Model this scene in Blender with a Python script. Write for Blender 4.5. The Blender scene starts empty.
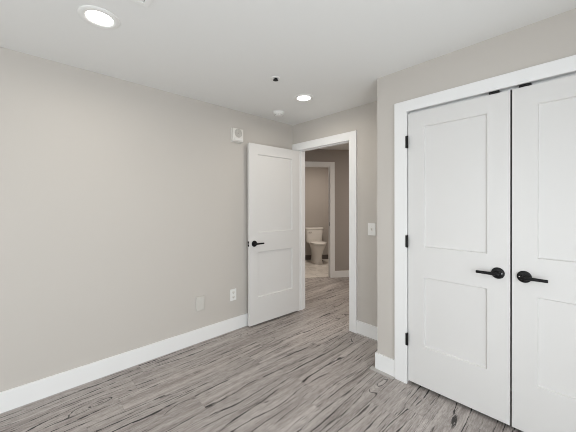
import bpy, bmesh, math, random
from mathutils import Vector, Matrix
random.seed(7)
S = bpy.context.scene
COL = S.collection
PI = math.pi

# ------------------------------------------------------------------ camera
F_PX, YAW, PITCH, ROLL = 282.74, 0.81192, -0.003826, -0.002062
CAM = Vector((2.6827, -2.6373, 1.3818))
cd = bpy.data.cameras.new('camera'); cam = bpy.data.objects.new('camera', cd); COL.objects.link(cam)
fw = Vector((-math.sin(YAW), math.cos(YAW), 0)); rt = Vector((math.cos(YAW), math.sin(YAW), 0)); up = Vector((0, 0, 1))
fw2 = fw*math.cos(PITCH) + up*math.sin(PITCH); up2 = up*math.cos(PITCH) - fw*math.sin(PITCH)
r2 = rt*math.cos(ROLL) + up2*math.sin(ROLL); u2 = up2*math.cos(ROLL) - rt*math.sin(ROLL)
R = Matrix((r2, u2, -fw2)).transposed()
cam.matrix_world = Matrix.Translation(CAM) @ R.to_4x4()
cd.sensor_fit = 'HORIZONTAL'; cd.sensor_width = 36.0; cd.lens = F_PX/576*36.0
cd.shift_x = 0.0; cd.shift_y = (206.2726-216)/576
cd.clip_start = 0.02
S.camera = cam

# ------------------------------------------------------------------ view, world, daylight
S.view_settings.view_transform = 'Standard'; S.view_settings.look = 'None'
S.view_settings.gamma = 1.0; S.view_settings.use_curve_mapping = False
S.view_settings.exposure = -0.10
S.cycles.use_denoising = True; S.cycles.filter_width = 1.0
S.cycles.max_bounces = 10; S.cycles.diffuse_bounces = 7
S.cycles.sample_clamp_indirect = 6.0

W = bpy.data.worlds.new('daylight'); S.world = W; W.use_nodes = True
bg = W.node_tree.nodes['Background']; bg.inputs[0].default_value = (0.80, 0.90, 1.0, 1); bg.inputs[1].default_value = 1.2

def area(name, loc, direction, sx, sy, power, color, spread=PI, shape='RECTANGLE'):
    l = bpy.data.lights.new(name, 'AREA'); l.shape = shape; l.size = sx; l.size_y = sy
    l.energy = power; l.color = color; l.spread = spread
    o = bpy.data.objects.new(name, l); COL.objects.link(o); o.location = loc
    o.rotation_euler = Vector(direction).to_track_quat('-Z', 'Y').to_euler()
    return o
# daylight entering through the bedroom's two windows
area('daylight_near_window', (1.9, -4.58, 1.10), (0, 1, -0.2), 2.2, 1.8, 31, (0.94, 0.98, 1.0))
area('daylight_right_window', (3.58, -2.40, 1.00), (-1, 0, -0.15), 2.2, 1.75, 51, (0.94, 0.98, 1.0))
# unseen fill lights added to brighten the hall and the bathroom
area('hall_fill_light', (1.25, 1.8, 2.42), (0, 0, -1), 0.2, 0.2, 28, (1.0, 0.91, 0.81))
area('bathroom_fill_light', (-1.15, 2.0, 2.42), (0, 0, -1), 0.3, 0.3, 20, (1.0, 0.91, 0.81))

# ------------------------------------------------------------------ materials
def mat(name, color, rough=0.5, metal=0.0, bump=0.0, bscale=200, spec=0.5, emit=None):
    m = bpy.data.materials.new(name); m.use_nodes = True
    nt = m.node_tree; b = nt.nodes['Principled BSDF']
    b.inputs['Base Color'].default_value = (*color, 1); b.inputs['Roughness'].default_value = rough
    b.inputs['Metallic'].default_value = metal; b.inputs['Specular IOR Level'].default_value = spec
    if emit:
        b.inputs['Emission Color'].default_value = (*emit[0], 1); b.inputs['Emission Strength'].default_value = emit[1]
    if bump:
        tc = nt.nodes.new('ShaderNodeTexCoord'); n = nt.nodes.new('ShaderNodeTexNoise'); bp = nt.nodes.new('ShaderNodeBump')
        n.inputs['Scale'].default_value = bscale; n.inputs['Detail'].default_value = 3
        nt.links.new(tc.outputs['Object'], n.inputs['Vector']); nt.links.new(n.outputs['Fac'], bp.inputs['Height'])
        bp.inputs['Strength'].default_value = bump; bp.inputs['Distance'].default_value = 0.002
        nt.links.new(bp.outputs['Normal'], b.inputs['Normal'])
    return m

M = {}
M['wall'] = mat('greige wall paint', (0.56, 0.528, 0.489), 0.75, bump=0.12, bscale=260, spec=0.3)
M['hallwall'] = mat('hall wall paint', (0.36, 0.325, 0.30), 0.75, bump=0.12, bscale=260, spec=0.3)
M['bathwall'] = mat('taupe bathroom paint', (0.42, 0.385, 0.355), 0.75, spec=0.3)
M['bathbase'] = mat('dark stand-in skirting', (0.10, 0.085, 0.075), 0.5)
M['ceil'] = mat('flat white ceiling paint', (0.80, 0.80, 0.785), 0.9, bump=0.10, bscale=220, spec=0.2)
M['trim'] = mat('white satin trim paint', (0.845, 0.845, 0.84), 0.38, bump=0.03, bscale=120)
M['door'] = mat('white satin door paint', (0.715, 0.705, 0.69), 0.42, bump=0.04, bscale=150)
M['black'] = mat('matte black metal', (0.006, 0.006, 0.0065), 0.42, spec=0.25)
M['dark'] = mat('dark rubber', (0.02, 0.019, 0.018), 0.7)
M['slot'] = mat('grey socket slot', (0.16, 0.155, 0.15), 0.6)
M['plastic'] = mat('white plastic', (0.82, 0.82, 0.80), 0.4)
M['ivory'] = mat('off white plastic', (0.74, 0.72, 0.68), 0.45)
M['grille'] = mat('grey speaker grille', (0.42, 0.40, 0.37), 0.6)
M['painted'] = mat('plate in lightened wall colour', (0.61, 0.59, 0.55), 0.4)  # lighter than the wall paint, standing in for edge highlights and shadow outline
M['porcelain'] = mat('white porcelain', (0.80, 0.77, 0.73), 0.15)
M['chrome'] = mat('chrome', (0.75, 0.75, 0.76), 0.15, metal=1.0)
M['lens'] = mat('lit lamp diffuser', (0.9, 0.9, 0.9), 0.5, emit=((1.0, 0.97, 0.92), 9.0))
M['shoe'] = mat('pale grey shoe moulding', (0.46, 0.44, 0.42), 0.5)
M['lensclear'] = mat('clear strobe lens', (0.78, 0.77, 0.74), 0.15)

def glass():
    m = bpy.data.materials.new('window glass'); m.use_nodes = True; nt = m.node_tree
    b = nt.nodes['Principled BSDF']; b.inputs['Transmission Weight'].default_value = 1.0
    b.inputs['Roughness'].default_value = 0.0; b.inputs['IOR'].default_value = 1.05
    return m
M['glass'] = glass()

class NT:
    """small helper for node graphs"""
    def __init__(s, m): s.t = m.node_tree
    def n(s, kind, **kw):
        x = s.t.nodes.new(kind)
        for k, v in kw.items(): setattr(x, k, v)
        return x
    def put(s, sock, v):
        if isinstance(v, (int, float)): sock.default_value = v
        elif isinstance(v, tuple): sock.default_value = v
        else: s.t.links.new(v, sock)
    def math(s, op, a, b=0.0, c=None, clamp=False):
        x = s.n('ShaderNodeMath', operation=op); x.use_clamp = clamp
        s.put(x.inputs[0], a); s.put(x.inputs[1], b)
        if c is not None: s.put(x.inputs[2], c)
        return x.outputs[0]
    def vec(s, a, b, c):
        x = s.n('ShaderNodeCombineXYZ'); s.put(x.inputs[0], a); s.put(x.inputs[1], b); s.put(x.inputs[2], c); return x.outputs[0]
    def noise(s, v, scale=1.0, detail=2.0, rough=0.5, dist=0.0):
        x = s.n('ShaderNodeTexNoise'); s.put(x.inputs['Vector'], v); x.inputs['Scale'].default_value = scale
        x.inputs['Detail'].default_value = detail; x.inputs['Roughness'].default_value = rough; x.inputs['Distortion'].default_value = dist
        return x.outputs['Fac']
    def white(s, v):
        x = s.n('ShaderNodeTexWhiteNoise', noise_dimensions='3D'); s.put(x.inputs['Vector'], v); return x.outputs['Value']
    def smooth(s, v, lo, hi, a=0.0, b=1.0):
        x = s.n('ShaderNodeMapRange', interpolation_type='SMOOTHSTEP'); s.put(x.inputs[0], v)
        for i, q in enumerate((lo, hi, a, b)): x.inputs[i+1].default_value = q
        return x.outputs[0]
    def mix(s, f, a, b, blend='MIX'):
        x = s.n('ShaderNodeMix', data_type='RGBA', blend_type=blend)
        s.put(x.inputs[0], f); s.put(x.inputs[6], a); s.put(x.inputs[7], b); return x.outputs[2]

def floor_mat():
    m = bpy.data.materials.new('grey rustic pine plank floor'); m.use_nodes = True
    N = NT(m); b = m.node_tree.nodes['Principled BSDF']
    tc = N.n('ShaderNodeTexCoord'); sp = N.n('ShaderNodeSeparateXYZ'); N.t.links.new(tc.outputs['Object'], sp.inputs[0])
    x, y = sp.outputs[0], sp.outputs[1]
    PW, PL = 0.182, 1.22
    u = N.math('DIVIDE', x, PW); row = N.math('FLOOR', u); fu = N.math('FRACT', u)
    ro = N.white(N.vec(row, 3.0, 0.0))
    v = N.math('ADD', N.math('DIVIDE', y, PL), N.math('MULTIPLY', ro, 7.0)); pl = N.math('FLOOR', v); fv = N.math('FRACT', v)
    pid = N.white(N.vec(row, pl, 1.0)); pid2 = N.white(N.vec(row, pl, 9.0)); pid3 = N.white(N.vec(row, pl, 17.0))
    ox = N.math('MULTIPLY', pid, 37.0); oy = N.math('MULTIPLY', pid2, 53.0)
    X = N.math('ADD', x, ox); Y = N.math('ADD', y, oy)
    mx = lambda a, b: N.math('MULTIPLY', a, b)
    P = lambda kx, ky, z: N.vec(mx(X, kx), mx(Y, ky), z)
    # growth lines run along the plank, wander, and close in eyes round the knots
    wob = N.noise(P(26.0, 7.0, 0.0), 1.0, 3.0, 0.6)
    warp = N.noise(P(5.5, 0.8, 3.0), 1.0, 2.0, 0.5)
    jag = N.noise(P(75.0, 11.0, 1.0), 1.0, 2.0, 0.6)
    vo = N.n('ShaderNodeTexVoronoi'); N.put(vo.inputs['Vector'], P(4.2, 1.25, 0.0)); vo.inputs['Scale'].default_value = 1.0
    kd = N.math('ADD', vo.outputs['Distance'], mx(N.math('SUBTRACT', wob, 0.5), 0.06))
    eye = N.smooth(kd, 0.0, 0.34, 2.0, 0.0)
    h = N.math('ADD', N.math('ADD', mx(fu, 3.0), mx(warp, 3.4)), N.math('ADD', eye, N.math('ADD', mx(jag, 0.20), mx(pid3, 5.0))))
    ring = N.math('FRACT', h)
    tri = N.math('ABSOLUTE', N.math('SUBTRACT', ring, 0.5))
    brk = N.noise(P(55.0, 10.0, 2.0), 1.0, 4.0, 0.7)
    tri_w = N.math('SUBTRACT', tri, mx(N.math('SUBTRACT', brk, 0.5), 0.26))
    line = N.smooth(tri_w, 0.035, 0.065, 1.0, 0.0)
    # where the lines have opened into black cracks
    patch = N.noise(P(9.0, 0.9, 4.0), 1.0, 2.0, 0.5)
    pm = N.math('MAXIMUM', N.smooth(patch, 0.455, 0.50), N.smooth(kd, 0.14, 0.24, 1.0, 0.0))
    bm_ = N.smooth(brk, 0.40, 0.46)
    crack = mx(mx(mx(line, pm), bm_), N.smooth(jag, 0.30, 0.42, 0.35, 1.0))
    fine = N.math('ABSOLUTE', N.math('SUBTRACT', N.math('FRACT', mx(h, 3.0)), 0.5))
    soft = mx(N.smooth(fine, 0.0, 0.22, 1.0, 0.0), N.smooth(patch, 0.38, 0.56, 0.15, 1.0))
    # short straight checks along the grain
    ck = N.noise(P(75.0, 3.0, 7.0), 1.0, 3.0, 0.6)
    ckm = mx(N.smooth(ck, 0.605, 0.645), N.smooth(patch, 0.34, 0.48))
    kn = mx(N.smooth(kd, 0.03, 0.07, 1.0, 0.0), N.smooth(brk, 0.44, 0.52, 0.1, 1.0))
    sc_ = N.n('ShaderNodeSeparateColor'); N.put(sc_.inputs[0], vo.outputs['Color']); some = N.smooth(sc_.outputs[0], 0.45, 0.5)
    swirl = mx(mx(N.smooth(fine, 0.05, 0.20, 1.0, 0.0), N.smooth(kd, 0.07, 0.15, 1.0, 0.0)), N.smooth(brk, 0.40, 0.48))
    kn = mx(N.math('MAXIMUM', kn, swirl), some)
    # fine streaks
    f1 = N.noise(P(120.0, 18.0, 0.0), 1.0, 5.0, 0.75)
    f2 = N.noise(P(22.0, 0.9, 5.0), 1.0, 4.0, 0.6)
    tone = N.math('ADD', mx(f1, 0.55), mx(f2, 0.45))
    t = N.smooth(tone, 0.34, 0.66)
    c = N.mix(t, (0.235, 0.204, 0.189, 1), (0.545, 0.503, 0.478, 1))
    c = N.mix(mx(soft, 0.30), c, (0.17, 0.148, 0.138, 1))
    tint = N.math('ADD', 0.88, mx(pid2, 0.22))
    tn = N.n('ShaderNodeCombineColor'); [N.put(tn.inputs[i], tint) for i in range(3)]
    c = N.mix(1.0, c, tn.outputs[0], 'MULTIPLY')
    dk = N.math('MAXIMUM', mx(crack, 0.98), N.math('MAXIMUM', mx(ckm, 0.8), mx(kn, 0.9)))
    c = N.mix(dk, c, (0.020, 0.017, 0.016, 1))
    # plank joints
    ex = N.math('MINIMUM', fu, N.math('SUBTRACT', 1.0, fu)); ey = N.math('MINIMUM', fv, N.math('SUBTRACT', 1.0, fv))
    sx = N.smooth(ex, 0.0, 0.010, 1.0, 0.0); sy = N.smooth(ey, 0.0, 0.0014, 1.0, 0.0)
    seam = N.math('MAXIMUM', sx, sy)
    c = N.mix(N.math('MULTIPLY', seam, 0.45), c, (0.07, 0.06, 0.055, 1))
    N.t.links.new(c, b.inputs['Base Color'])
    N.put(b.inputs['Roughness'], N.math('ADD', 0.40, N.math('MULTIPLY', f1, 0.18)))
    b.inputs['Specular IOR Level'].default_value = 0.4
    bp = N.n('ShaderNodeBump'); bp.inputs['Strength'].default_value = 0.25; bp.inputs['Distance'].default_value = 0.0015
    N.put(bp.inputs['Height'], N.math('SUBTRACT', N.math('MULTIPLY', f1, 0.5), N.math('ADD', dk, seam)))
    N.t.links.new(bp.outputs['Normal'], b.inputs['Normal'])
    return m
M['floor'] = floor_mat()

def tile_mat():
    m = bpy.data.materials.new('pale stone bathroom tile'); m.use_nodes = True
    N = NT(m); b = m.node_tree.nodes['Principled BSDF']
    tc = N.n('ShaderNodeTexCoord'); o = tc.outputs['Object']
    br = N.n('ShaderNodeTexBrick'); N.put(br.inputs['Vector'], o); br.inputs['Scale'].default_value = 1.0
    br.inputs['Brick Width'].default_value = 0.61; br.inputs['Row Height'].default_value = 0.305
    br.inputs['Mortar Size'].default_value = 0.003
    br.inputs['Color1'].default_value = (0.80, 0.76, 0.71, 1); br.inputs['Color2'].default_value = (0.74, 0.70, 0.65, 1); br.inputs['Mortar'].default_value = (0.45, 0.42, 0.38, 1)
    ns = N.noise(o, 3.5, 6.0, 0.65, 1.2)
    c = N.mix(N.smooth(ns, 0.42, 0.62, 0.0, 0.45), br.outputs['Color'], (0.44, 0.40, 0.36, 1))
    N.t.links.new(c, b.inputs['Base Color']); b.inputs['Roughness'].default_value = 0.3
    return m
M['tile'] = tile_mat()

# ------------------------------------------------------------------ mesh helpers
def box(bm, x0, x1, y0, y1, z0, z1, bevel=0.0, seg=2):
    r = bmesh.ops.create_cube(bm, size=1.0); vs = r['verts']
    for v in vs:
        v.co = Vector(((x0+x1)/2 + v.co.x*(x1-x0), (y0+y1)/2 + v.co.y*(y1-y0), (z0+z1)/2 + v.co.z*(z1-z0)))
    if bevel:
        es = list({e for v in vs for e in v.link_edges})
        bmesh.ops.bevel(bm, geom=es, offset=bevel, segments=seg, profile=0.5, affect='EDGES')

def lathe(bm, profile, seg=40, mtx=None):
    """profile: list of (radius, z) revolved about z."""
    rings = []
    for r, z in profile:
        if r < 1e-6: rings.append([bm.verts.new((0, 0, z))])
        else: rings.append([bm.verts.new((r*math.cos(2*PI*i/seg), r*math.sin(2*PI*i/seg), z)) for i in range(seg)])
    fs = []
    for a, b in zip(rings[:-1], rings[1:]):
        for i in range(seg):
            j = (i+1) % seg
            if len(a) == 1 and len(b) == 1: continue
            if len(a) == 1: fs.append(bm.faces.new((a[0], b[j], b[i])))
            elif len(b) == 1: fs.append(bm.faces.new((a[i], a[j], b[0])))
            else: fs.append(bm.faces.new((a[i], a[j], b[j], b[i])))
    vs = [v for r in rings for v in r]
    if mtx is not None: bmesh.ops.transform(bm, matrix=mtx, verts=vs)
    return vs

def loft(bm, rings, cap=True):
    """rings: lists of equal-length point lists"""
    R = [[bm.verts.new(p) for p in r] for r in rings]; n = len(R[0])
    for a, b in zip(R[:-1], R[1:]):
        for i in range(n):
            j = (i+1) % n; bm.faces.new((a[i], a[j], b[j], b[i]))
    if cap:
        bm.faces.new(R[0][::-1]); bm.faces.new(R[-1])

def link(name, bm, m, parent=None, smooth=False, loc=None, rotz=0.0):
    bmesh.ops.recalc_face_normals(bm, faces=bm.faces[:])
    me = bpy.data.meshes.new(name); bm.to_mesh(me); bm.free(); me.materials.append(m)
    if smooth:
        for p in me.polygons: p.use_smooth = True
        try: me.set_sharp_from_angle(angle=math.radians(35))
        except Exception: pass
    o = bpy.data.objects.new(name, me); COL.objects.link(o)
    if loc is not None: o.location = loc
    o.rotation_euler = (0, 0, rotz)
    if parent is not None: o.parent = parent
    return o

def empty(name, loc, rot=(0, 0, 0)):
    o = bpy.data.objects.new(name, None); COL.objects.link(o); o.location = loc; o.rotation_euler = rot
    o.empty_display_size = 0.1
    return o

def tag(o, label, cat, group=None, kind=None):
    o['label'] = label; o['category'] = cat
    if group: o['group'] = group
    if kind: o['kind'] = kind
    return o

def struct(name, boxes, m, label, cat, loc=None, rotz=0.0, bevel=0.0):
    bm = bmesh.new()
    for b in boxes: box(bm, *b, bevel=bevel)
    return tag(link(name, bm, m, None, False, loc, rotz), label, cat, kind='structure')

def sub(name, boxes, m, parent, bevel=0.0, label=None):
    bm = bmesh.new()
    for b in boxes: box(bm, *b, bevel=bevel)
    o = link(name, bm, m, parent)
    if label: o['label'] = label
    return o

# ------------------------------------------------------------------ dimensions
H = 2.44                       # ceiling
T = 0.13                       # wall thickness
D = 0.4606                     # the closet wall stands this far into the room
XB = 1.4766                    # its outer corner
XR, YN = 3.60, -4.60           # right wall, wall behind the camera
OL, OR = 0.103, 0.8924         # casing opening of the bedroom door
CL, CR = 1.7322, 2.998         # casing opening of the closet
DH = 2.096                     # underside of the head casings
CT = 2.184                     # top of the head casings
# the slanted hall wall with the bathroom door: origin, angle
DM, DA = Vector((-0.622, 1.715, 0)), math.radians(55)

# ------------------------------------------------------------------ setting
struct('floor', [(-2.2, XR+T, YN-T, 3.2, -0.10, 0.0)], M['floor'], 'grey rustic wood plank floor with dark knots and cracks', 'floor')
bmc = bmesh.new(); box(bmc, -4.2, XR+T, YN-T, 4.6, H, H+0.1)
tag(link('ceiling', bmc, M['ceil']), 'smooth white ceiling with two round recessed lights', 'ceiling', kind='structure')
struct('wall_left', [(-T, 0, YN-T, 0, 0, H)], M['wall'], 'long bare greige wall behind the open white door', 'wall')
struct('wall_far', [(-2.1, OL-0.02, 0, T, 0, H), (OL-0.02, OR+0.02, 0, T, DH+0.02, H), (OR+0.02, XR+T, 0, T, 0, H)], M['wall'], 'greige end wall with the doorway to the hall and a light switch', 'wall')
struct('wall_closet', [(XB, CL-0.02, -D, -D+T, 0, H), (CL-0.02, CR+0.02, -D, -D+T, DH+0.02, H), (CR+0.02, XR, -D, -D+T, 0, H), (XB, XB+T, -D+T, 0, 0, H)], M['wall'], 'greige closet wall standing forward around the white double doors', 'wall')
# windows behind the camera
WZ0, WZ1 = 0.14, 2.1
struct('wall_right', [(XR, XR+T, YN-T, -3.50, 0, H), (XR, XR+T, -1.30, 0, 0, H), (XR, XR+T, -3.50, -1.30, 0, WZ0), (XR, XR+T, -3.50, -1.30, WZ1, H)], M['wall'], 'greige wall with a wide window facing the long bare wall', 'wall')
struct('wall_near', [(0, 0.8, YN-T, YN, 0, H), (3.0, XR, YN-T, YN, 0, H), (0.8, 3.0, YN-T, YN, 0, WZ0), (0.8, 3.0, YN-T, YN, WZ1, H)], M['wall'], 'greige wall with a wide window facing the closet', 'wall')
def window(name, loc, rotz, w, label):
    h = WZ1-WZ0; r = empty(name, loc, (0, 0, rotz)); tag(r, label, 'window', kind='structure')
    f = 0.05
    sub('window_frame', [(-w/2, -w/2+f, 0, .05, 0, h), (w/2-f, w/2, 0, .05, 0, h), (-f/2, f/2, 0, .05, f, h-f), (-w/2+f, w/2-f, 0, .05, 0, f), (-w/2+f, w/2-f, 0, .05, h-f, h)], M['trim'], r)
    for s in (-1, 1):
        a, b = sorted((s*f/2, s*(w/2-f)))
        sub('pane', [(a, b, .022, .028, f, h-f)], M['glass'], r)
window('window_1', (1.9, YN-0.09, WZ0), 0, 2.2, 'wide white framed window facing the closet')
window('window_2', (XR+0.09, -2.40, WZ0), PI/2, 2.2, 'wide white framed window facing the long bare wall')
# hall and bathroom shell
HO = DM
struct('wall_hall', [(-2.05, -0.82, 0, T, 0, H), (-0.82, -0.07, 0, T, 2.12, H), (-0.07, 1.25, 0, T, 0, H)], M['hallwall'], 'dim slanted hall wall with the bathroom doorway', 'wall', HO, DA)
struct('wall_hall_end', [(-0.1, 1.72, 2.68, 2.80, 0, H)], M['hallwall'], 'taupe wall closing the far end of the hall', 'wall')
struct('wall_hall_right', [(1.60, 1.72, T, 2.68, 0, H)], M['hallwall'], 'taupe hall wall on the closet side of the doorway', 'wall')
BW = 1.78
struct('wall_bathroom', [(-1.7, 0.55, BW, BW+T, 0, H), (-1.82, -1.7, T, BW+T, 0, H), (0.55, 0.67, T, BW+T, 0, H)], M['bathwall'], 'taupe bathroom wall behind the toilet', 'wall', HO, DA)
bm = bmesh.new(); box(bm, -1.7, 0.55, 0.06, BW, -0.1, 0.004)
tag(link('floor_bathroom', bm, M['tile'], None, False, HO, DA), 'pale stone tile floor of the bathroom', 'floor', kind='structure')

# ------------------------------------------------------------------ trim
def casing(name, l, r, ztop, zin, face, jamb_d, label, rotz=0, loc=(0, 0, 0), wl=0.0905, wr=0.0905, stop=0.045):
    """l, r: inner edges; local +y goes into the wall, face plane at y=face"""
    root = empty(name, loc, (0, 0, rotz)); tag(root, label, 'door trim', kind='structure')
    bm = bmesh.new(); t = 0.018
    box(bm, l-wl, l, face-t, face, 0, ztop, 0.0025); box(bm, r, r+wr, face-t, face, 0, ztop, 0.0025); box(bm, l-0.001, r+0.001, face-t, face, zin, ztop, 0.0025)
    link('casing', bm, M['trim'], root)
    bm = bmesh.new(); rv = 0.005
    box(bm, l-0.020, l+rv-0.012, face, face+jamb_d, 0, zin+0.02); box(bm, r-rv+0.012, r+0.020, face, face+jamb_d, 0, zin+0.02); box(bm, l+rv-0.012, r-rv+0.012, face, face+jamb_d, zin-rv+0.012, zin+0.02)
    link('jamb', bm, M['trim'], root)
    bm = bmesh.new(); a, b, c = l+rv-0.012, r-rv+0.012, zin-rv+0.012
    box(bm, a, a+0.011, face+stop, face+stop+0.035, 0, c, 0.002); box(bm, b-0.011, b, face+stop, face+stop+0.035, 0, c, 0.002); box(bm, a+0.011, b-0.011, face+stop, face+stop+0.035, c-0.011, c, 0.002)
    link('door_stop', bm, M['trim'], root)
    return root
casing('trim_1', OL, OR, CT, DH-0.004, 0, T, 'white casing around the open doorway to the hall', wl=0.0995)
casing('trim_2', CL, CR, CT, DH+0.004, -D, T, 'wide white casing around the closet double doors', wl=0.0985, wr=0.10)
t3 = casing('trim_3', -0.80, -0.088, 2.20, 2.11, 0, T, 'white casing of the bathroom doorway across the hall', DA, HO)
sub('strike_plate', [(-0.0825, -0.0805, 0.03, 0.055, 0.98, 1.05)], M['black'], t3, label='small black strike plate')

def baseboard(name, runs, label, shoes=(), loc=None, rotz=0.0):
    bm = bmesh.new()
    for r in runs: box(bm, *r, bevel=0.003)
    o = tag(link(name, bm, M['trim'], None, False, loc, rotz), label, 'baseboard', kind='structure')
    if shoes: sub('shoe_moulding', list(shoes), M['shoe'], o, 0.0015, 'thin grey strip along the foot of the baseboard')
    return o
BH = 0.142
baseboard('baseboard_left', [(0, 0.015, YN, -0.004, 0.004, BH)], 'white baseboard along the long bare wall', [(0.0, 0.018, YN, -0.004, 0, 0.005)])
baseboard('baseboard_far', [(OR+0.0905, XB, -0.015, 0, 0.006, BH)], 'short white baseboard under the light switch', [(OR+0.0905, XB-0.032, -0.030, 0, 0, 0.008)])
baseboard('baseboard_closet', [(XB-0.015, CL-0.0985, -D-0.015, -D, 0.006, BH), (XB-0.015, XB, -D, -0.016, 0.006, BH)], 'short white baseboard wrapping the corner beside the closet casing',
          [(XB-0.05, CL-0.0985, -D-0.045, -D, 0, 0.010), (XB-0.03, XB, -D, -0.03, 0, 0.009)])
baseboard('baseboard_right', [(CR+0.10, XR, -D-0.015, -D, 0.0, BH), (XR-0.015, XR, YN, -D-0.016, 0, BH)], 'white baseboard along the window wall past the closet')
baseboard('baseboard_near', [(0.016, XR-0.016, YN, YN+0.015, 0, BH)], 'white baseboard under the window facing the closet')
baseboard('baseboard_hall', [(0.004, 1.2, -0.015, 0, 0, 0.125)], 'white baseboard in the hall beside the bathroom doorway', loc=HO, rotz=DA)
baseboard('baseboard_bathroom', [(-1.69, 0.54, BW-0.013, BW, 0.004, 0.12)], 'dark baseboard in the bathroom behind the toilet', loc=HO, rotz=DA).data.materials[0] = M['bathbase']  # coloured dark in place of an unclear dark shape beside the bowl

# ------------------------------------------------------------------ doors
def cyl(bm, r, p0, p1, seg=24, bev=0.0):
    p0, p1 = Vector(p0), Vector(p1); d = p1-p0; L = d.length
    m = Matrix.Translation(p0) @ d.to_track_quat('Z', 'Y').to_matrix().to_4x4()
    pr = [(0, 0), (r-bev, 0), (r, bev), (r, L-bev), (r-bev, L), (0, L)] if bev else [(0, 0), (r, 0), (r, L), (0, L)]
    lathe(bm, pr, seg, m)

def panel_mesh(x0, x1, z0, z1, th, rec, ch):
    """flat panel with a narrow sloped sticking on both faces; door faces at y=0 and y=th"""
    bm = bmesh.new()
    def face(y, s):
        o = [bm.verts.new((x, y+s*0.0015, z)) for x, z in ((x0, z0), (x1, z0), (x1, z1), (x0, z1))]
        i = [bm.verts.new((x, y+s*rec, z)) for x, z in ((x0+ch, z0+ch), (x1-ch, z0+ch), (x1-ch, z1-ch), (x0+ch, z1-ch))]
        for k in range(4): bm.faces.new((o[k], o[(k+1) % 4], i[(k+1) % 4], i[k]))
        bm.faces.new(i); return o
    a = face(0, 1); b = face(th, -1)
    for k in range(4): bm.faces.new((a[k], a[(k+1) % 4], b[(k+1) % 4], b[k]))
    return bm

def lever(parent, x, z, sgn, y=0.0, out=-1, reach=0.108):
    """black lever on a round rosette; out=-1 points out of the face y towards -y"""
    bm = bmesh.new(); yo = y
    P = lambda d: yo + out*d
    cyl(bm, 0.0105, (x, P(0.008), z), (x, P(0.052), z), 20)
    # bar: slightly flattened rod that leaves the neck and runs sideways
    rings = []
    for s, dd, hw, hh in ((-0.012, 0.046, 0.007, 0.0085), (-0.010, 0.046, 0.0085, 0.010), (0.01, 0.046, 0.009, 0.0105), (0.05, 0.0465, 0.008, 0.0095), (reach-0.004, 0.047, 0.0075, 0.009), (reach, 0.047, 0.006, 0.0075)):
        rings.append([(x+sgn*s, P(dd)+hw*math.cos(2*PI*k/16), z+hh*math.sin(2*PI*k/16)) for k in range(16)])
    loft(bm, rings)
    hdl = link('handle', bm, M['black'], parent, True); hdl['label'] = 'black lever handle'
    bm = bmesh.new(); m = Matrix.Translation((x, y, z)) @ Vector((0, out, 0)).to_track_quat('Z', 'Y').to_matrix().to_4x4()
    lathe(bm, [(0, 0), (0.0345, 0), (0.0355, 0.002), (0.0345, 0.0075), (0.032, 0.009), (0, 0.009)], 40, m)
    link('rosette', bm, M['black'], hdl, True)
    bm = bmesh.new(); cyl(bm, 0.0028, (x-sgn*0.022, P(0.0085), z), (x-sgn*0.022, P(0.0105), z), 12)
    link('set_pin', bm, M['chrome'], hdl, True)
    return hdl

def leaf(name, w, loc, rot, label, z0=0.018, ztop=2.085, th=0.035):
    """local: hinge-independent, x 0..w, face y=0 looking to -y, body to +y"""
    root = empty(name, loc, rot); tag(root, label, 'door', kind='structure')
    st = 0.117; z = (z0, 0.322, 0.842, 1.068, 1.968, ztop)
    bm = bmesh.new()
    box(bm, 0, st, 0, th, z0, ztop); box(bm, w-st, w, 0, th, z0, ztop)
    for a, b in ((z[0], z[1]), (z[2], z[3]), (z[4], z[5])): box(bm, st, w-st, 0, th, a, b)
    link('stiles_and_rails', bm, M['door'], root)
    link('panel', panel_mesh(st, w-st, z[3], z[4], th, 0.013, 0.005), M['door'], root)
    link('panel', panel_mesh(st, w-st, z[1], z[2], th, 0.013, 0.005), M['door'], root)
    return root

def hinges(root, x, y, zs):
    for q in zs:
        bm = bmesh.new()
        cyl(bm, 0.0105, (x-0.003, y, q-0.045), (x-0.003, y, q+0.045), 14)
        cyl(bm, 0.0045, (x, y, q-0.049), (x, y, q+0.049), 10)
        box(bm, x-0.0015, x+0.0015, y, y+0.04, q-0.044, q+0.044)
        link('hinge', bm, M['black'], root, True)['label'] = 'black hinge knuckle'

# bedroom door, swung open against the long wall
WD = 0.766
d1 = leaf('door_1', WD, (0.083, -0.770, 0), (0, 0, math.radians(87.53)), 'white two panel door standing open against the long bare wall')
# local +x runs from the free edge to the hinge edge; face looks to +x of the room
lever(d1, 0.065, 0.945, 1, reach=0.105)
bm = bmesh.new(); m_ = Matrix.Translation((0.065, 0.035, 0.945)) @ Vector((0, 1, 0)).to_track_quat('Z', 'Y').to_matrix().to_4x4()
lathe(bm, [(0, 0), (0.0355, 0), (0.0345, 0.0075), (0.032, 0.009), (0, 0.009)], 32, m_); link('back_rosette', bm, M['black'], d1, True)
lp = sub('latch_plate', [(-0.002, 0.0, 0.005, 0.030, 0.915, 0.975)], M['black'], d1, label='black latch plate on the door edge')
sub('latch_bolt', [(-0.010, -0.002, 0.011, 0.024, 0.936, 0.954)], M['chrome'], lp)
hinges(d1, WD+0.004, 0.035, (0.25, 1.05, 1.86))

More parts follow.
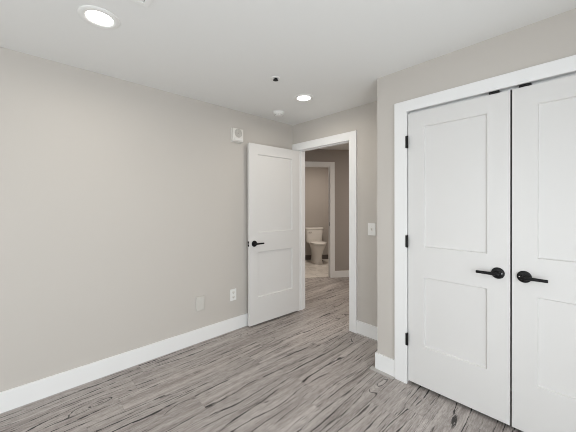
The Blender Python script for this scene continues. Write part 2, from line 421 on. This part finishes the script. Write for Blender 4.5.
# closet double doors
LW = 0.6255
d2 = leaf('door_2', LW, (1.7365, -D+0.001, 0), (0, 0, 0), 'white two panel closet door hinged beside the light switch corner', z0=0.026, ztop=2.083)
lever(d2, 2.302-1.7365, 0.953, -1)
hinges(d2, -0.0010, -0.0165, (0.349, 1.102, 1.865))
d3 = leaf('door_3', LW, (2.3715, -D+0.001, 0), (0, 0, 0), 'white two panel closet door nearest the camera, cut by the frame', z0=0.026, ztop=2.083)
lever(d3, 2.430-2.3715, 0.953, 1)
hinges(d3, LW+0.0095, -0.0165, (0.349, 1.102, 1.865))
for dd, a, b in ((d2, 2.255-1.7365, 2.309-1.7365), (d3, 2.404-2.3715, 2.460-2.3715)):
    sub('ball_catch', [(a, b, -0.004, 0.028, 2.083, 2.098)], M['black'], dd, label='black catch on the top edge')

# ------------------------------------------------------------------ ceiling fittings
def copy_tree(o, parent=None):
    c = o.copy(); COL.objects.link(c); c.parent = parent
    for ch in list(o.children): copy_tree(ch, c)
    return c

def downlight(loc, label):
    r = empty('recessed_ceiling_light', loc); tag(r, label, 'ceiling light', 'recessed ceiling lights')
    bm = bmesh.new(); lathe(bm, [(0.0635, -0.001), (0.068, -0.0055), (0.074, -0.008), (0.094, -0.0065), (0.100, -0.003), (0.101, 0.0), (0.0635, 0.0)], 56)
    bm.faces.ensure_lookup_table(); link('trim_ring', bm, M['plastic'], r, True)
    bm = bmesh.new(); lathe(bm, [(0, -0.0045), (0.05, -0.0045), (0.0625, -0.0035), (0.0635, -0.0005), (0, -0.0005)], 48)
    link('diffuser', bm, M['lens'], r, True)['label'] = 'glowing white diffuser'
    l = bpy.data.lights.new('downlight_beam', 'AREA'); l.shape = 'DISK'; l.size = 0.125; l.energy = LAMP_W; l.color = (1.0, 0.93, 0.82); l.spread = math.radians(168)
    lo = bpy.data.objects.new('downlight_beam', l); COL.objects.link(lo); lo.parent = r; lo.location = (0, 0, -0.012)
    return r
LAMP_W = 3.7
L1 = downlight((0.795, -2.307, H), 'large looking round recessed light, nearer the camera')
L2 = copy_tree(L1); L2.location = (0.765, -0.600, H); L2['label'] = 'round recessed light in front of the open doorway'

# smoke detector
sd = empty('smoke_detector', (0.272, -0.492, H)); tag(sd, 'white round smoke detector on the ceiling above the open door', 'smoke detector')
bm = bmesh.new(); lathe(bm, [(0, -0.012), (0.062, -0.012), (0.066, -0.010), (0.067, 0.0), (0, 0)], 40); link('base_plate', bm, M['plastic'], sd, True)
bm = bmesh.new(); lathe(bm, [(0, -0.042), (0.034, -0.042), (0.044, -0.039), (0.048, -0.034), (0.048, -0.028), (0.059, -0.025), (0.060, -0.018), (0.058, -0.012), (0, -0.012)], 40); link('housing', bm, M['plastic'], sd, True)
bm = bmesh.new()
for k in range(16):
    a = 2*PI*k/16; mm = Matrix.Rotation(a, 4, 'Z'); n0 = len(bm.verts)
    box(bm, 0.0475, 0.0495, -0.004, 0.004, -0.038, -0.031)
    bm.verts.ensure_lookup_table(); bmesh.ops.transform(bm, matrix=mm, verts=bm.verts[n0:])
link('vent_slots', bm, M['grille'], sd)

# fire sprinkler
sp_ = empty('fire_sprinkler', (0.905, -1.090, H)); tag(sp_, 'small white ceiling sprinkler head with dark deflector', 'sprinkler')
bm = bmesh.new(); lathe(bm, [(0.018, -0.001), (0.020, -0.006), (0.034, -0.004), (0.036, 0.0), (0.018, 0.0)], 36); link('escutcheon', bm, M['plastic'], sp_, True)
bm = bmesh.new()
cyl(bm, 0.010, (0, 0, 0), (0, 0, -0.008), 18)
for s in (-1, 1):
    cyl(bm, 0.0035, (s*0.009, 0, -0.007), (s*0.013, 0, -0.013), 8); cyl(bm, 0.0035, (s*0.013, 0, -0.013), (0, 0, -0.020), 8)
link('frame', bm, M['dark'], sp_, True)
bm = bmesh.new(); lathe(bm, [(0, -0.019), (0.012, -0.019), (0.022, -0.018), (0.022, -0.020), (0.012, -0.0215), (0, -0.0215)], 24); link('deflector', bm, M['dark'], sp_, True)

# ceiling register, only its corner in view
vt = empty('ceiling_vent', (1.075+0.16, -2.14-0.16, H)); tag(vt, 'white square ceiling vent cut off by the top of the picture', 'ceiling vent')
bm = bmesh.new()
for a in ((-.16, .16, -.16, -.135), (-.16, .16, .135, .16), (-.16, -.135, -.135, .135), (.135, .16, -.135, .135)): box(bm, *a, -0.008, 0, 0.002)
link('frame', bm, M['plastic'], vt)
for k in range(9):
    bm = bmesh.new(); yy = -0.12+k*0.03
    loft(bm, [[(-.135, yy-.010, -.007), (-.135, yy-.008, -.0075), (-.135, yy+.012, -.0015), (-.135, yy+.010, -.001)], [(.135, yy-.010, -.007), (.135, yy-.008, -.0075), (.135, yy+.012, -.0015), (.135, yy+.010, -.001)]])
    link('louver', bm, M['plastic'], vt)
sub('duct', [(-.135, .135, -.135, .135, -0.0008, 0)], M['grille'], vt)

# ------------------------------------------------------------------ wall fittings
def slab_x(bm, y0, y1, z0, z1, x0, x1, bev): box(bm, x0, x1, y0, y1, z0, z1, bev)

fa = empty('fire_alarm', (0, -0.886, 2.156)); tag(fa, 'square off white alarm sounder high on the wall beside the open door', 'fire alarm')
sub('back_plate', [(0, 0.012, -0.070, 0.070, -0.077, 0.077)], M['ivory'], fa, 0.003)
sub('housing', [(0.012, 0.044, -0.067, 0.067, -0.073, 0.073)], M['ivory'], fa, 0.008)
bm = bmesh.new(); mx = Matrix.Translation((0.044, 0.0, 0.020)) @ Matrix.Rotation(PI/2, 4, 'Y')
for r0, r1 in ((0.0, 0.010), (0.014, 0.020), (0.024, 0.030), (0.034, 0.040), (0.043, 0.047)):
    pr = [(r0, 0), (r1, 0), (r1, 0.0015), (r0, 0.0015)] + ([(r0, 0)] if r0 else [])
    lathe(bm, pr, 36, mx)
link('speaker_grille', bm, M['grille'], fa, True)
sub('strobe_lens', [(0.044, 0.056, -0.052, 0.052, -0.062, -0.034)], M['lensclear'], fa, 0.005)

ol = empty('wall_outlet', (0, -0.932, 0.395)); tag(ol, 'white duplex power outlet low on the wall beside the open door', 'outlet')
sub('cover_plate', [(0, 0.006, -0.039, 0.039, -0.063, 0.063)], M['plastic'], ol, 0.002)
for s in (-1, 1):
    bm = bmesh.new(); mx = Matrix.Translation((0.006, 0, s*0.0265)) @ Matrix.Rotation(PI/2, 4, 'Y') @ Matrix.Scale(0.82, 4, (1, 0, 0))
    lathe(bm, [(0, 0), (0.0175, 0), (0.0175, 0.0015), (0.0165, 0.0025), (0, 0.0025)], 28, mx)
    so = link('socket', bm, M['ivory'], ol, True)
    sub('slots', [(0.0083, 0.0089, -0.0085, -0.0055, s*0.0265-0.003, s*0.0265+0.007), (0.0083, 0.0089, 0.0055, 0.0085, s*0.0265-0.003, s*0.0265+0.007), (0.0083, 0.0089, -0.003, 0.003, s*0.0265-0.011, s*0.0265-0.005)], M['slot'], so)
bm = bmesh.new(); cyl(bm, 0.0035, (0.006, 0, 0), (0.0072, 0, 0), 12); link('screw', bm, M['ivory'], ol, True)

bp_ = empty('blank_cover_plate', (0, -1.322, 0.394)); tag(bp_, 'blank wall plate in a lightened wall colour, low on the long wall', 'cover plate')
sub('plate', [(0, 0.014, -0.044, 0.044, -0.070, 0.070)], M['painted'], bp_, 0.004)
for s in (-1, 1):
    bm = bmesh.new(); cyl(bm, 0.0035, (0.014, 0, s*0.042), (0.0148, 0, s*0.042), 12); link('screw', bm, M['painted'], bp_, True)

sw = empty('light_switch', (1.1615, 0, 1.132)); tag(sw, 'white single toggle light switch beside the open doorway', 'light switch')
sub('cover_plate', [(-0.0435, 0.0435, -0.007, 0, -0.064, 0.064)], M['plastic'], sw, 0.002)
sub('switch_surround', [(-0.0075, 0.0075, -0.0078, -0.007, -0.015, 0.015)], M['ivory'], sw)
bm = bmesh.new(); loft(bm, [[(-.0045, -.007, -.008), (.0045, -.007, -.008), (.0045, -.007, .006), (-.0045, -.007, .006)], [(-.004, -.019, .004), (.004, -.019, .004), (.004, -.017, .011), (-.004, -.017, .011)]])
link('toggle', bm, M['ivory'], sw)
for s in (-1, 1):
    bm = bmesh.new(); cyl(bm, 0.0032, (0, -0.007, s*0.030), (0, -0.0082, s*0.030), 12); link('screw', bm, M['ivory'], sw, True)

# ------------------------------------------------------------------ toilet and its valve
def place(p):  # from the slanted wall's own frame to the room
    return HO + Matrix.Rotation(DA, 3, 'Z') @ Vector(p)
ts = -0.008
tl = empty('toilet', place((ts, BW-0.014, 0.004)), (0, 0, DA+math.radians(3))); tag(tl, 'white two piece toilet standing on tile in the bathroom', 'toilet')
# local: wall at y=0, bowl reaches to -y
def oval(cx, cy, rx, ryf, ryb, z, n=40, pw=2.2):
    o = []
    for k in range(n):
        a = 2*PI*k/n; c, s = math.cos(a), math.sin(a)
        x = math.copysign(abs(c)**(2/pw), c)*rx; y = math.copysign(abs(s)**(2/pw), s)
        o.append((cx+x, cy + (y*ryb if y > 0 else y*ryf), z))
    return o
bm = bmesh.new()
loft(bm, [oval(0, -0.36, 0.125, 0.235, 0.27, 0.0, pw=2.8), oval(0, -0.36, 0.128, 0.238, 0.27, 0.03, pw=2.8), oval(0, -0.36, 0.112, 0.215, 0.25, 0.06, pw=2.5), oval(0, -0.37, 0.108, 0.215, 0.25, 0.19),
          oval(0, -0.40, 0.130, 0.240, 0.28, 0.305), oval(0, -0.42, 0.165, 0.275, 0.30, 0.39), oval(0, -0.43, 0.180, 0.290, 0.32, 0.435), oval(0, -0.43, 0.182, 0.292, 0.32, 0.46), oval(0, -0.43, 0.170, 0.280, 0.31, 0.465)])
link('bowl', bm, M['porcelain'], tl, True)
bm = bmesh.new()
loft(bm, [oval(0, -0.455, 0.178, 0.270, 0.20, 0.4655), oval(0, -0.455, 0.186, 0.278, 0.205, 0.469), oval(0, -0.455, 0.186, 0.278, 0.205, 0.483), oval(0, -0.455, 0.180, 0.272, 0.20, 0.486)])
link('seat', bm, M['porcelain'], tl, True)
bm = bmesh.new()
loft(bm, [oval(0, -0.455, 0.180, 0.272, 0.20, 0.4865), oval(0, -0.455, 0.187, 0.279, 0.206, 0.490), oval(0, -0.455, 0.186, 0.278, 0.205, 0.501), oval(0, -0.455, 0.165, 0.255, 0.19, 0.508)])
link('seat_cover', bm, M['porcelain'], tl, True)
bm = bmesh.new()
loft(bm, [oval(0, -0.115, 0.185, 0.085, 0.085, 0.46, pw=6), oval(0, -0.115, 0.20, 0.092, 0.09, 0.495, pw=6), oval(0, -0.115, 0.218, 0.100, 0.097, 0.78, pw=6)])
link('tank', bm, M['porcelain'], tl, True)
bm = bmesh.new()
loft(bm, [oval(0, -0.115, 0.222, 0.104, 0.099, 0.7805, pw=6), oval(0, -0.115, 0.232, 0.112, 0.103, 0.788, pw=6), oval(0, -0.115, 0.232, 0.112, 0.103, 0.812, pw=6), oval(0, -0.115, 0.222, 0.102, 0.097, 0.822, pw=6)])
link('tank_lid', bm, M['porcelain'], tl, True)
bm = bmesh.new(); cyl(bm, 0.012, (-0.15, -0.205, 0.72), (-0.15, -0.232, 0.72), 14); box(bm, -0.155, -0.08, -0.236, -0.228, 0.712, 0.727, 0.003); link('flush_handle', bm, M['chrome'], tl, True)
bm = bmesh.new(); lathe(bm, [(0.013, 0.0), (0.013, 0.010), (0.008, 0.018), (0, 0.020)], 14, Matrix.Translation((0.113, -0.45, 0.055)) @ Matrix.Rotation(0.9, 4, 'Y')); link('bolt_cap', bm, M['dark'], tl, True)
va = empty('supply_valve', place((ts-0.265, BW, 0.004)), (0, 0, DA)); tag(va, 'small chrome water valve on the wall beside the toilet base', 'valve')
bm = bmesh.new(); cyl(bm, 0.024, (0, 0, 0.19), (0, -0.008, 0.19), 18); cyl(bm, 0.008, (0, -0.006, 0.19), (0, -0.07, 0.19), 12); link('stub', bm, M['chrome'], va, True)
bm = bmesh.new(); cyl(bm, 0.013, (0, -0.06, 0.175), (0, -0.06, 0.22), 14); cyl(bm, 0.017, (0, -0.075, 0.19), (0, -0.09, 0.19), 14); link('knob', bm, M['chrome'], va, True)
bm = bmesh.new(); pts = [(0, -0.06, 0.22), (0.004, -0.062, 0.28), (0.012, -0.07, 0.34), (0.02, -0.08, 0.40)]
for a, b in zip(pts[:-1], pts[1:]): cyl(bm, 0.006, a, b, 10)
link('hose', bm, M['grille'], va, True)
